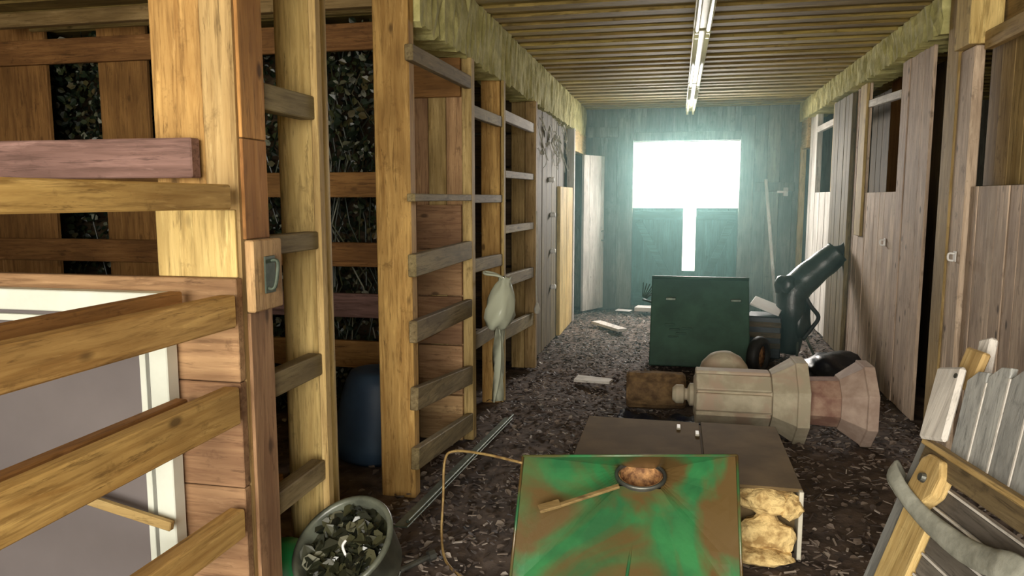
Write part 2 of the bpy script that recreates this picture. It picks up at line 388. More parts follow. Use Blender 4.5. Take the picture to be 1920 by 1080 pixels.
t = struct(pl('wall_left_aisle', (-1.34, 6.62, 0), (-1.29, 8.16, 2.38), 'Z', 'Y', .15, 'darkZ', gap=.004))
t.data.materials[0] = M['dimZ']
struct(pl('trim_3', (-1.31, 8.18, 0), (-1.255, 9.18, 1.66), 'Z', 'Y', .25, 'paleZ', gap=.006))
struct(pl('wall_left_upper', (-1.40, 8.18, 1.66), (-1.35, 9.18, 2.38), 'Z', 'Y', .15, 'darkZ'))
struct(box('trim_4', (-1.33, 9.18, 0), (-1.24, 9.26, 2.38), 'whiteZ'))
struct(box('trim_5', (-1.36, 9.27, 2.12), (-1.255, 10.49, 2.40), 'paleY'))
d = thing('door_leaf', 'narrow whitewashed door standing ajar in the far corner beside the slatted stalls', 'door', (-1.225, 9.93, 0), (0, 0, math.radians(-27)))
d['kind'] = 'thing'
pl('panel', (-.018, 0, .02), (.018, .50, 2.1), 'Z', 'Y', .145, 'whiteZ', d)
bm = bmesh.new(); tube(bm, smoothpts([(.02, .44, 1.08), (.06, .44, 1.08), (.06, .44, .96), (.02, .44, .96)]), .008); obj('handle', bm, 'iron', d, smooth=True)

# ---------------- stall partitions and slatted fronts on the left
def zrail(parent, x0, x1, ya, yb, za, zb, h, mat, name='rail', droop=0):
    """rail along Y from height za (near end) to zb (far end), h tall"""
    bm = bmesh.new(); bar(bm, ((x0 + x1) / 2, ya, za + h / 2), ((x0 + x1) / 2, yb, zb + h / 2), h, abs(x1 - x0), (0, 0, 1), .004)
    return obj(name, bm, mat, parent)
# nearest stall front: rails in two layers, running from beside the viewer to the first post
t = thing('stall_railing', 'slatted front of the nearest stall, double rows of rails running to the thick post', 'railing', (-1.22, 1.0, 0))
def rel(o): # keep world coordinates under a moved empty
    return o
t.location = (0, 0, 0)
for za, zb, h in ((1.503, 1.500, .068), (1.172, 1.168, .092), (.872, .888, .108), (.575, .548, .085), (.24, .24, .09)):
    zrail(t, -1.255, -1.205, -.3, 1.865, za, zb, h, 'pineY')
for za, zb, h in ((1.19, 1.195, .075), (.86, .875, .085), (.50, .445, .085)):
    zrail(t, -1.395, -1.355, -.3, 1.84, za, zb, h, 'brownY', 'inner_rail')
box('post', (-1.355, -.42, .0), (-1.255, -.3, 2.74), 'pineZ', t)
# first partition: thick post, pinkish boards
t = thing('stall_partition', 'stall partition of pinkish boards ending at the thick near post', 'partition')
box('post', (-1.328, 1.93, 0), (-1.226, 2.075, 2.74), 'paleZ', t, .006)
box('post', (-1.50, 1.945, 0), (-1.33, 2.075, 2.74), 'pineZ', t, .006)
box('cross_rail', (-4.5, 1.885, 1.588), (-1.338, 1.928, 1.70), 'pinkX', t)
for za, zb in ((1.0, 1.302), (.682, .997), (.362, .679), (.03, .358)):
    box('board', (-4.5, 1.895, za), (-1.222, 1.927, zb), 'tanX', t, .003)
box('side_board', (-1.2255, 1.95, .0), (-1.214, 2.073, 1.195), 'tanZ', t, .002); box('side_board', (-1.2255, 1.945, 1.412), (-1.214, 2.073, 1.70), 'orangeZ', t, .002); box('side_board', (-1.2255, 1.945, 1.703), (-1.214, 2.073, 2.74), 'orangeZ', t, .002)
box('facing_board', (-1.49, 1.918, 1.303), (-1.232, 1.929, 1.497), 'paleZ', t, .002)
# white framed window stored inside the stall
t = thing('stored_window', 'white framed window with a grey pane standing behind the near stall rails', 'window'); t['kind'] = 'thing'
bm = bmesh.new()
for (xa, xb, za, zb) in ((-3.2, -1.415, 1.20, 1.262), (-3.2, -1.415, .0, .06), (-1.475, -1.415, .06, 1.20), (-3.2, -3.14, .06, 1.20)):
    abox(bm, (xa, 1.835, za), (xb, 1.885, zb), None, 0, .003)
for (xa, xb, za, zb) in ((-3.12, -1.495, 1.165, 1.185), (-1.515, -1.495, .08, 1.165)):
    abox(bm, (xa, 1.845, za), (xb, 1.88, zb), None, 0, .002)
obj('frame', bm, 'vinyl', t)
box('pane', (-3.14, 1.862, .06), (-1.476, 1.872, 1.20), 'pane', t, 0)
bm = bmesh.new(); bar(bm, (-1.95, 1.80, .70), (-1.40, 1.80, .59), .028, .02)
tag(obj('wooden_stick', bm, 'paleX'), 'thin pale stick lying across the grey window pane', 'stick')

# second front: short ladder of rails between the thick post and a round pole
t = thing('stall_railing', 'narrow ladder-like stall front with short rails beside a thick rounded post', 'railing')
bm = bmesh.new(); lathe(bm, [(.096, 0), (.094, .7), (.092, 1.5), (.094, 2.74)], 14, Matrix.Translation((-1.347, 2.56, 0)) @ Matrix.Diagonal((1, .85, 1, 1)), close=True)
obj('round_post', bm, 'paleZ', t, smooth=True)
box('stud', (-1.252, 2.435, 0), (-1.226, 2.478, 2.74), 'paleZ', t)
box('stud', (-1.29, 2.08, 0), (-1.235, 2.105, 2.74), 'brownZ', t)
for za, h in ((1.80, .08), (1.352, .062), (.898, .078), (.505, .075)):
    zrail(t, -1.29, -1.235, 2.107, 2.432, za, za, h, 'greyY')
for za in (.81, .43): zrail(t, -1.45, -1.41, 2.09, 2.44, za, za, .08, 'brownY', 'inner_rail')
bk = box('latch_block', (-1.2135, 1.93, 1.20), (-1.185, 2.09, 1.41), 'tanZ', t)
bm = bmesh.new(); tube(bm, smoothpts([(-1.184, 2.02, 1.345), (-1.16, 2.02, 1.34), (-1.16, 2.0, 1.27), (-1.184, 2.0, 1.265)]), .006); abox(bm, (-1.186, 1.985, 1.25), (-1.18, 2.04, 1.36), None, 0, .001)
obj('hasp', bm, 'steel', bk, smooth=False)

# third front
t = thing('stall_railing', 'tall slatted stall front whose first post stands by the blue barrel', 'railing')
box('post', (-1.455, 3.48, 0), (-1.272, 3.56, 2.74), 'pineZ', t, .006)
for za, zb, h in ((2.175, 2.185, .075), (1.515, 1.515, .038), (1.15, 1.16, .11), (.825, .80, .108), (.485, .37, .115), (.18, .07, .11)):
    zrail(t, -1.27, -1.228, 3.42, 4.44, za, zb, h, 'greyY')
for za, zb, h in ((1.12, 1.10, .09), (.72, .70, .09), (.36, .28, .09)):
    zrail(t, -1.46, -1.42, 3.56, 4.40, za, zb, h, 'brownY', 'inner_rail')
box('stud', (-1.29, 4.445, 0), (-1.228, 4.52, 2.37), 'oliveZ', t)
# second partition
t = thing('stall_partition', 'open slatted partition of brown boards behind the blue barrel', 'partition')
for k, (xa, xb) in enumerate(((-1.395, -1.292), (-1.51, -1.398), (-1.62, -1.513))):
    box('post', (xa, 4.462, 0), (xb, 4.52, 2.37), ('tanZ', 'oliveZ', 'tanZ')[k], t)
for za, zb in ((1.22, 1.49), (.93, 1.21), (.62, .92), (.30, .61), (.0, .29)):
    box('end_board', (-1.58, 4.425, za), (-1.293, 4.458, zb), 'tanX', t, .003)
box('end_board', (-1.62, 4.425, 2.14), (-1.293, 4.458, 2.37), 'brownX', t, .003)
for za, zb, mt in ((2.472, 2.64, 'brownX'), (1.537, 1.70, 'brownX'), (1.08, 1.24, 'brownX'), (.74, .90, 'pinkX')):
    box('board', (-5.2, 4.585, za), (-1.64, 4.625, zb), mt, t)
bm = bmesh.new()
vsl = [bm.verts.new(p) for y_ in (4.585, 4.625) for p in ((-4.5, y_, .40), (-1.94, y_, .40), (-1.86, y_, .58), (-4.5, y_, .58))]
for q in ((0, 1, 2, 3), (7, 6, 5, 4), (0, 4, 5, 1), (1, 5, 6, 2), (2, 6, 7, 3), (3, 7, 4, 0)): bm.faces.new([vsl[i] for i in q])
obj('board', bm, 'brownX', t)
box('board', (-4.5, 4.585, 2.70), (-1.64, 4.625, 2.745), 'oliveX', t)
box('top_beam', (-4.5, 4.28, 2.655), (-1.64, 4.34, 2.745), 'oliveX', t)
for xa, xb in ((-5.2, -4.42), (-3.99, -3.60)):
    box('upright', (xa, 4.63, 0), (xb, 4.665, 2.74), 'brownZ', t)
# fourth and fifth fronts
t = thing('stall_railing', 'slatted stall front behind the hanging plastic bag', 'railing')
box('post', (-1.40, 5.32, 0), (-1.262, 5.40, 2.37), 'pineZ', t)
box('stud', (-1.258, 5.345, 0), (-1.235, 5.40, 2.37), 'oliveZ', t)
for za, zb, h in ((2.03, 2.04, .075), (1.50, 1.50, .055), (1.06, 1.04, .085), (.56, .54, .10)):
    zrail(t, -1.285, -1.245, 4.53, 5.34, za, zb, h, 'greyY')
t = thing('stall_railing', 'farthest slatted stall front, ending at the plank wall with round insulators', 'railing')
box('post', (-1.44, 6.52, 0), (-1.32, 6.60, 2.37), 'oliveZ', t); box('post', (-1.318, 6.53, 0), (-1.22, 6.60, 2.37), 'oliveZ', t)
for k, (za, zb, h, mt) in enumerate(((2.09, 2.10, .08, 'whiteY'), (1.68, 1.69, .055, 'greyY'), (1.27, 1.26, .06, 'greyY'), (.87, .83, .09, 'greyY'), (.47, .40, .11, 'greyY'))):
    zrail(t, -1.275, -1.235, 5.405, 6.525, za, zb, h, mt)
t = thing('stall_partition', 'partition of dark boards behind the farthest slatted stall front', 'partition')
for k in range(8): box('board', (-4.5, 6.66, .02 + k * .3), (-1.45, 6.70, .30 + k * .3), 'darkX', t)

# dark climbing leaves filling the space behind the open partition
def leafmesh(bm, p, size, n):
    n = n.normalized(); u = n.orthogonal().normalized(); u.rotate(Matrix.Rotation(random.uniform(0, 6.28), 3, n)); s = n.cross(u)
    sh = ((0, -.5, 0), (.34, -.25, .08), (.42, .12, .10), (0, .6, -.05), (-.42, .12, .10), (-.34, -.25, .08))
    vs = [bm.verts.new(p + (s * a + u * b_ + n * c) * size) for a, b_, c in sh]
    bm.faces.new((vs[0], vs[1], vs[2], vs[3])); bm.faces.new((vs[0], vs[3], vs[4], vs[5]))
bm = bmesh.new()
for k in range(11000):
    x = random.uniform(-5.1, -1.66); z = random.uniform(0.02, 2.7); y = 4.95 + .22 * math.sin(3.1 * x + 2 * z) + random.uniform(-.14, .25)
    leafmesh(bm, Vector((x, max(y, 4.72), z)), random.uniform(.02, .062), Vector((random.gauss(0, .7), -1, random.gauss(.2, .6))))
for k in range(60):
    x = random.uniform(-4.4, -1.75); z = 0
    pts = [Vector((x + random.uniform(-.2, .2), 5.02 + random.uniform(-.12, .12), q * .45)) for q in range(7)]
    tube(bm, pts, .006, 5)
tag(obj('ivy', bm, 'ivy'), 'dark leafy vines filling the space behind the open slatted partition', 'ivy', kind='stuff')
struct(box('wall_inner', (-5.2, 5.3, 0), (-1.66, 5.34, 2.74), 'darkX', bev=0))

# white insulators and cord on the plank wall
for k, (y, z) in enumerate(((7.62, 1.72), (7.72, 1.36), (7.75, .98), (7.78, .60))):
    bm = bmesh.new(); mt = Matrix.Translation((-1.29, y, z)) @ Matrix.Rotation(PI / 2, 4, 'Y')
    lathe(bm, [(.0, 0), (.022, .0), (.03, .018), (.02, .03), (.03, .042), (.02, .055), (.0, .056)], 12, mt)
    tag(obj('wire_insulator', bm, 'paper', smooth=True), ('topmost', 'second highest', 'third highest', 'lowest')[k] + ' round white insulator on the plank wall at left', 'insulator', 'white insulators on the plank wall')
bm = bmesh.new(); tube(bm, smoothpts([(-1.21, 6.50, 1.42), (-1.205, 6.52, 1.1), (-1.21, 6.5, .8), (-1.2, 6.5, .60)]), .006, 6)
lathe(bm, [(0, 0), (.022, .01), (.028, .05), (.012, .10), (0, .11)], 10, Matrix.Translation((-1.2, 6.5, .50)))  # lump shaped to stand for the glint at the cord's end
tag(obj('hanging_cord', bm, 'web', smooth=True), 'pale cord with a lump for its glint hanging on the last slatted post', 'cord')
# cobwebs high in the corner
bm = bmesh.new()
for k in range(26):
    y = random.uniform(6.7, 8.7); z = random.uniform(1.95, 2.36); a = Vector((-1.27, y, z)); b_ = a + Vector((random.uniform(0, .06), random.uniform(-.3, .3), random.uniform(-.3, .05)))
    mid = (a + b_) / 2 + Vector((.02, 0, -random.uniform(.02, .09)))
    tube(bm, smoothpts([a, mid, b_], 5), [random.uniform(.002, .007)] * 11, 5)
for k in range(9):
    p = Vector((-1.26, random.uniform(6.75, 8.7), random.uniform(1.95, 2.3)))
    for q in range(3): leafmesh(bm, p + Vector((.01 * q, random.uniform(-.04, .04), random.uniform(-.05, .05))), random.uniform(.04, .09), Vector((1, random.gauss(0, .4), random.gauss(0, .4))))
tag(obj('cobwebs', bm, 'web'), 'dusty pale cobwebs hanging under the beam on the left plank wall', 'cobweb', kind='stuff')

# ------------------------------------------------------------ right side: plank fronts
# nearest dutch door and its surround
struct(pl('door_3', (1.59, 1.6, .03), (1.635, 4.63, 1.595), 'Z', 'Y', .135, 'sidingZ', gap=.004))
struct(pl('wall_right_recess', (1.70, 3.98, 1.60), (1.75, 4.80, 2.40), 'Z', 'Y', .16, 'oliveZ'))
bm = bmesh.new(); planks(bm, (1.70, 1.6, 2.42), (1.75, 4.80, 2.745), 'Y', 'Z', .17); planks(bm, (1.70, 1.6, 0), (1.75, 4.05, 1.70), 'Z', 'Y', .16)
struct(obj('wall_right', bm, 'oliveY'))
tag(zrail(None, 1.60, 1.645, 1.6, 4.615, 2.33, 2.33, .095, 'paleY', 'door_rail'), 'pale rail across the top of the nearest plank stall opening', 'rail')
struct(box('trim_6', (1.525, 4.62, 2.365), (1.69, 4.85, 2.745), 'paleZ'))
t = thing('stall_post', 'broad weathered post of two boards right of the dark gap', 'post')
box('board', (1.565, 4.64, 0), (1.62, 4.85, 2.36), 'sidingZ', t, .006); box('board', (1.555, 4.855, 0), (1.60, 5.05, 2.745), 'oliveZ', t, .006)
# middle panel with a window opening
bm = bmesh.new()
planks(bm, (1.60, 5.44, .02), (1.622, 6.14, 2.52), 'Z', 'Y', .17); planks(bm, (1.60, 6.14, .02), (1.622, 7.10, 1.58), 'Z', 'Y', .15); planks(bm, (1.60, 7.10, .02), (1.622, 7.55, 2.52), 'Z', 'Y', .17)
struct(obj('door_4', bm, 'sidingZ')).data.materials[0] = M['sidingZ']
struct(box('trim_7', (1.575, 7.10, 1.2), (1.60, 7.32, 2.52), 'oliveZ'))
tag(zrail(None, 1.59, 1.635, 6.15, 7.095, 2.27, 2.31, .06, 'whiteY', 'window_rail'), 'whitish rail across the opening left of the dark gap', 'rail')
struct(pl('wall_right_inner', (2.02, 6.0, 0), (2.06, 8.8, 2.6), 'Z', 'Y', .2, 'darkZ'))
tag(box('interior_board', (1.92, 6.95, 0), (1.96, 7.7, 2.6), 'brownZ'), 'brown board seen through the opening left of the dark gap', 'board')
# dark leaf and the far lit panel
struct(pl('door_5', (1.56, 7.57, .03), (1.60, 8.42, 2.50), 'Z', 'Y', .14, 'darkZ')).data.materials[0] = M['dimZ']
bm = bmesh.new()
planks(bm, (1.60, 8.44, .02), (1.66, 9.55, 1.60), 'Z', 'Y', .16); planks(bm, (1.60, 9.56, .02), (1.66, 10.02, 2.54), 'Z', 'Y', .16)
struct(obj('door_6', bm, 'whiteZ'))
struct(box('trim_9', (1.585, 8.44, 1.6), (1.66, 8.56, 2.54), 'paleZ'))
tag(zrail(None, 1.59, 1.635, 8.565, 9.55, 2.30, 2.30, .07, 'whiteY', 'window_rail'), 'whitish rail across the farthest opening by the white panel', 'rail')
struct(box('trim_10', (1.56, 10.02, 2.16), (1.64, 10.49, 2.54), 'paleY')); struct(box('trim_11', (1.55, 10.40, 0), (1.62, 10.48, 2.2), 'paleZ'))
# small hooks on the right-hand fronts
for y, z, lab in ((4.72, 1.20, 'white latch on the broad weathered post by the nearest plank door'), (6.35, 1.19, 'small white hook on the plank panel left of the dark gap')):
    X = 1.565 if y < 5 else 1.60
    bm = bmesh.new(); abox(bm, (X - .006, y - .02, z - .03), (X, y + .02, z + .03), None, 0, .002)
    tube(bm, smoothpts([(X - .005, y, z + .015), (X - .035, y, z + .015), (X - .035, y, z - .02), (X - .01, y, z - .025)]), .006, 8)
    tag(obj('hook', bm, 'paper'), lab, 'hook')
bm = bmesh.new(); abox(bm, (1.28, 10.44, 1.60), (1.40, 10.495, 1.63), None, 0, .003); abox(bm, (1.36, 10.43, 1.56), (1.42, 10.495, 1.67), None, 0, .004)
tag(obj('wall_hook', bm, 'paper'), 'small white bracket on the far wall right of the bright opening', 'bracket')
bm = bmesh.new(); tube(bm, [(1.13, 10.40, 1.78), (1.19, 10.34, 1.2), (1.30, 10.18, .02)], .022, 10)
tag(obj('pole', bm, 'whiteZ', smooth=True), 'pale wooden pole leaning on the far wall right of the door', 'pole')

# ------------------------------------------------------------ ceiling strip lights
def striplight(y0, y1, label):
    t = thing('strip_light', label, 'ceiling light', (.135, (y0 + y1) / 2, 2.745), (0, 0, 0), 'fluorescent strip lights down the aisle ceiling')
    h = (y1 - y0) / 2
    bm = bmesh.new(); abox(bm, (-.032, -h, -.075), (.032, h, 0), None, 0, .004); abox(bm, (-.06, -h, -.08), (.06, h, -.066), None, 0, .003); obj('housing', bm, 'white_metal', t)
    for s in (-1, 1):
        bm = bmesh.new(); tube(bm, [(s * .036, -h + .05, -.105), (s * .036, h - .05, -.105)], .017, 10); obj('tube', bm, 'tube', t, smooth=True)
        for e in (-1, 1):
            bm = bmesh.new(); abox(bm, (s * .036 - .014, e * (h - .035) - .016, -.125), (s * .036 + .014, e * (h - .035) + .016, -.078), None, 0, .003); obj('lamp_holder', bm, 'white_metal', t)
striplight(3.35, 5.34, 'nearest of the fluorescent strip lights, its end cut by the top of the picture')
striplight(5.42, 7.80, 'middle strip light on the board ceiling, between the two others')
striplight(7.86, 10.28, 'farthest strip light on the ceiling, above the bright opening')

# ------------------------------------------------------------ floor litter and scraps
bm = bmesh.new()
for k in range(17000):
    if k < 13000: x = random.uniform(-1.35, 1.62); y = 2.2 + 8.2 * random.random() ** 1.1
    else: x = random.uniform(-4.4, 1.6); y = random.uniform(2.1, 10.3)
    z = hgt(x, y) + random.uniform(.0, .012)
    if random.random() < .45: leafmesh(bm, Vector((x, y, z)), random.uniform(.014, .048), Vector((random.gauss(0, .35), random.gauss(0, .35), 1)))
    else:
        a = random.uniform(0, 6.28); l = random.uniform(.012, .05); w = random.uniform(.002, .006)
        mt = Matrix.Translation((x, y, z)) @ Euler((random.gauss(0, .2), random.gauss(0, .25), a)).to_matrix().to_4x4()
        abox(bm, (-l / 2, -w, 0), (l / 2, w, .004), mt)
tag(obj('leaf_litter', bm, 'litter'), 'dry leaves and wood chips strewn over the dirt aisle floor', 'litter', kind='stuff')
def scrap(name, pts, z, th, mat, label, cat, rz=0):
    bm = bmesh.new(); lo = [bm.verts.new((x, y, z + random.uniform(0, .015))) for x, y in pts]; hi = [bm.verts.new(v.co + Vector((0, 0, th))) for v in lo]
    bm.faces.new(lo); bm.faces.new(hi)
    for k in range(len(lo)): bm.faces.new((lo[k], lo[(k + 1) % len(lo)], hi[(k + 1) % len(lo)], hi[k]))
    return tag(obj(name, bm, mat), label, cat)
scrap('board_scrap', ((-.80, 6.02), (-.50, 5.95), (-.48, 6.06), (-.78, 6.16)), .02, .02, 'whiteX', 'short pale board lying on the dirt left of the brown log', 'board')
scrap('plank', ((-.98, 8.95), (-.62, 8.40), (-.52, 8.46), (-.88, 9.02)), .02, .03, 'whiteY', 'pale plank lying on the floor by the door in the far corner', 'plank')
scrap('paper_scrap', ((-.78, 10.0), (-.58, 9.94), (-.55, 10.08), (-.75, 10.13)), .03, .004, 'paper', 'white paper scrap on the floor before the far wall', 'paper')
scrap('paper_scrap', ((-.52, 9.95), (-.26, 9.9), (-.22, 10.1), (-.36, 10.16), (-.48, 10.1)), .04, .05, 'paper', 'crumpled white paper on the floor by the dark green cart', 'paper')

# ------------------------------------------------------------ plastic bag hanging on the fourth front
t = thing('plastic_bag', 'milky plastic bag hanging from the slatted stall front', 'bag', (-1.14, 4.74, .70))
bm = bmesh.new(); seg = 26
prof = [(.0, -.02), (.05, -.02), (.095, .0), (.118, .05), (.115, .11), (.10, .17), (.085, .22), (.065, .26), (.045, .285), (.05, .31), (.03, .315)]
rings = []
for q, (r, z) in enumerate(prof):
    rings.append([bm.verts.new((r * (1 + .12 * math.sin(5 * k * 6.283 / seg + z * 14) + .09 * math.sin(9 * k * 6.283 / seg - z * 22) + .03 * random.uniform(-1, 1)) * math.cos(k * 6.283 / seg) * .8 + .05 * (z / .3), r * (1 + .12 * math.sin(3 * k * 6.283 / seg - z * 20)) * math.sin(k * 6.283 / seg), z + .015 * math.sin(4 * k * 6.283 / seg) * (0 < q < 10))) for k in range(seg)])
for a, b_ in zip(rings, rings[1:]):
    for k in range(seg): bm.faces.new((a[k], a[(k + 1) % seg], b_[(k + 1) % seg], b_[k]))
obj('bag_body', bm, 'film', t, smooth=True)
bm = bmesh.new(); tube(bm, smoothpts([(.05, -.02, .30), (.02, -.05, .33), (-.07, -.04, .34), (-.085, .0, .35), (-.02, .03, .335), (.05, .02, .30)]), .009, 6); obj('tied_handles', bm, 'film', t, smooth=True)
bm = bmesh.new(); gr = []
for i in range(11):
    gr.append([bm.verts.new((-.02 + .035 * math.sin(j * 1.5 + i * .35), .04 + j * .022 + .01 * math.sin(i), .04 - i * .058)) for j in range(7)])
for i in range(10):
    for j in range(6): bm.faces.new((gr[i][j], gr[i + 1][j], gr[i + 1][j + 1], gr[i][j + 1]))
o = obj('torn_film', bm, 'film', t, smooth=True); md = o.modifiers.new('s', 'SOLIDIFY'); md.thickness = .003

# blue barrel in the second stall
t = thing('barrel', 'blue plastic barrel leaning inside the stall behind the pine post', 'barrel', (-1.735, 4.08, .0), (0, math.radians(3), 0))
bm = bmesh.new(); lathe(bm, [(0, 0), (.22, 0), (.25, .03), (.252, .10), (.238, .17), (.232, .25), (.215, .36), (.19, .46), (.165, .51), (.12, .525), (0, .53)], 32); obj('barrel_body', bm, 'blue', t, smooth=True)
bm = bmesh.new(); lathe(bm, [(.05, 0), (.05, .03), (0, .03)], 16, Matrix.Translation((.05, .0, .51))); obj('bung', bm, 'blue', t, smooth=True)

# ------------------------------------------------------------ green hopper, foreground
HT = [Vector((-.602, 2.95, .462)), Vector((.262, 3.04, .50)), Vector((.275, 2.72, .02)), Vector((-.60, 2.68, .02))]
t = thing('spreader_hopper', 'rusty green funnel hopper standing on edge in the foreground', 'hopper')
hc = Vector((-.122, 3.10, .352)); hr = .088
bm = bmesh.new(); ne = 10
def edgept(s): # s 0..4 round the mouth
    i = int(s) % 4; f = s - int(s); return HT[i].lerp(HT[(i + 1) % 4], f)
nseg = 4 * ne; rings = []
nrm = (HT[1] - HT[0]).cross(HT[3] - HT[0]).normalized()
if nrm.y > 0: nrm = -nrm
for q in range(9):
    f = q / 8; ring = []
    for k in range(nseg):
        e = edgept(k / ne); a = math.atan2((e - hc).dot(Vector((0, -.5, .86))), (e - hc).x)
        sq = max(abs(((k / ne) % 1) - .5) * 2, 0); i4 = int(k / ne) % 4; f4 = (k / ne) % 1
        cn = [(-1, 1), (1, 1), (1, -1), (-1, -1)]; c0, c1 = cn[i4], cn[(i4 + 1) % 4]
        cx, cy = c0[0] + (c1[0] - c0[0]) * f4, c0[1] + (c1[1] - c0[1]) * f4
        h = hc + Vector((cx * hr * .98, cy * hr * .72, cy * hr * .22))
        p = e.lerp(h, f)
        ring.append(bm.verts.new(p + nrm * (.003 * math.sin(f * PI) * math.sin(k * 1.3 + 2 * f))))
    rings.append(ring)
for a, b_ in zip(rings, rings[1:]):
    for k in range(nseg): bm.faces.new((a[k], a[(k + 1) % nseg], b_[(k + 1) % nseg], b_[k]))
o = obj('funnel', bm, 'green', t); md = o.modifiers.new('s', 'SOLIDIFY'); md.thickness = .006; md.offset = 1
bm = bmesh.new(); loop = [HT[0], HT[1], HT[2], HT[3], HT[0]]
for a, b_ in zip(loop, loop[1:]): tube(bm, [a, b_], .006, 8)
obj('rolled_rim', bm, 'green', t, smooth=True)
bm = bmesh.new(); lathe(bm, [(.09, .012), (.098, .004), (.09, -.02), (.074, -.05), (.06, -.075), (.0, -.08)], 28, Matrix.Translation(hc + Vector((0, 0, .005))) @ Matrix.Rotation(math.radians(22), 4, 'X') @ Matrix.Diagonal((1, .8, 1, 1)))
obj('outlet_collar', bm, 'rust', t, smooth=True)
bm = bmesh.new(); lathe(bm, [(.096, -.012), (.108, -.004), (.110, .010), (.102, .018), (.094, .014), (.096, -.012)], 28, Matrix.Translation(hc + Vector((0, 0, .005))) @ Matrix.Rotation(math.radians(22), 4, 'X') @ Matrix.Diagonal((1, .8, 1, 1))); obj('collar_ring', bm, 'iron', t, smooth=True)
bm = bmesh.new(); bar(bm, hc + Vector((.002, -.06, -.045)), Vector((-.16, 2.70, .035)), .012, .012, (1, 0, 0)); obj('seam', bm, 'green', t)
bm = bmesh.new(); pa = Vector((-.46, 2.83, .30)); pb = Vector((-.20, 2.93, .375))
bar(bm, pa, pb, .012, .022, (0, -.3, 1)); abox(bm, (-.05, -.012, -.004), (.04, .03, .010), Matrix.Translation(pa) @ Euler((.3, -.2, .4)).to_matrix().to_4x4(), 0, .003)
tag(obj('scraper', bm, 'olive' + 'X'), 'short wooden paddle lying inside the rusty green hopper', 'paddle')

# box with torn front and foam, behind the hopper
t = thing('torn_box', 'brown box with torn front, standing behind the green hopper', 'box', (0.047, 3.665, 0))
bm = bmesh.new(); X0, X1, Y0, Y1, H = -.50, .50, -.455, .465, .30
abox(bm, (X0, Y0 + .09, .0), (X1, Y1, H - .012), None, 0, .004); obj('carton', bm, 'card', t)
bm = bmesh.new(); abox(bm, (X0 - .006, Y0 + .06, H - .012), (.10, Y1 + .006, H), None, 0, .002); abox(bm, (.11, Y0 + .03, H - .012), (X1 + .004, Y1 + .006, H + .004), None, 0, .002); obj('lid_flap', bm, 'card', t)
bm = bmesh.new(); abox(bm, (X1 - .012, Y0, .0), (X1 + .006, Y0 + .12, H), None, 0, .002); obj('torn_edge', bm, 'tape', t)
for px in (-.02, .075):
    bm = bmesh.new(); abox(bm, (px, .29 - px, H + .001), (px + .022, .36 - px, H + .012), None, 0, .003); obj('tape_tab', bm, 'tape', t)
def lump(bm, c, s, seed, n=3):
    r = random.Random(seed); q = bmesh.ops.create_icosphere(bm, subdivisions=n, radius=1)
    ph = [r.uniform(0, 6) for _ in range(6)]
    for v in q['verts']:
        p = v.co.copy(); k = 1 + .14 * math.sin(4 * p.x + ph[0]) * math.sin(3.5 * p.y + ph[1]) + .10 * math.sin(7 * p.z + ph[2]) * math.sin(6 * p.x + ph[3]) + r.uniform(-.04, .04)
        v.co = Vector((p.x * s[0] * k + c[0], p.y * s[1] * k + c[1], p.z * s[2] * k + c[2]))
bm = bmesh.new(); lump(bm, (.37, -.42, .24), (.125, .07, .055), 3); lump(bm, (.46, -.43, .225), (.05, .06, .055), 5); lump(bm, (.355, -.44, .10), (.125, .08, .085), 4); lump(bm, (.33, -.50, .03), (.14, .08, .035), 9)
obj('foam_filling', bm, 'foam', t)

# bent rusty rod left of the hopper
bm = bmesh.new(); tube(bm, smoothpts([(-.60, 2.93, .44), (-.78, 3.0, .44), (-.93, 3.05, .425), (-.965, 3.02, .39), (-.955, 2.96, .25), (-.945, 2.9, .10), (-.90, 2.82, .03), (-.80, 2.72, .02)], 6), .006, 8)
tag(obj('bent_rod', bm, 'brass', smooth=True), 'thin bent golden rod looping from the left of the green hopper', 'rod')
bm = bmesh.new(); tube(bm, smoothpts([(-.72, 2.72, .03), (-.55, 2.62, .025), (-.42, 2.55, .02)], 5), .005, 8)
tag(obj('bent_rod', bm, 'brass', smooth=True), 'thin golden rod lying on the dirt left of the green hopper', 'rod')
# long steel angle lying diagonally
bm = bmesh.new(); a, b_ = Vector((-1.06, 4.85, .06)), Vector((-1.03, 2.72, .235))
bar(bm, a, b_, .014, .014, (0, 0, 1)); bar(bm, a + Vector((-.03, 0, -.025)), b_ + Vector((-.03, 0, -.025)), .008, .06, (0, 0, 1))
tag(obj('steel_angle', bm, 'steel'), 'long grey-green steel angle bar propped against the round dark tub', 'bar')
bm = bmesh.new(); tube(bm, [(-1.02, 2.60, .09), (-.93, 2.70, .11)], .012, 8); tube(bm, [(-.935, 2.695, .11), (-.915, 2.715, .113)], .022, 8)
tube(bm, [(-1.02, 2.60, .09), (-1.04, 2.58, .03)], .012, 8)
tag(obj('bolt', bm, 'iron'), 'short iron bolt sticking up beside the dark tub', 'bolt')

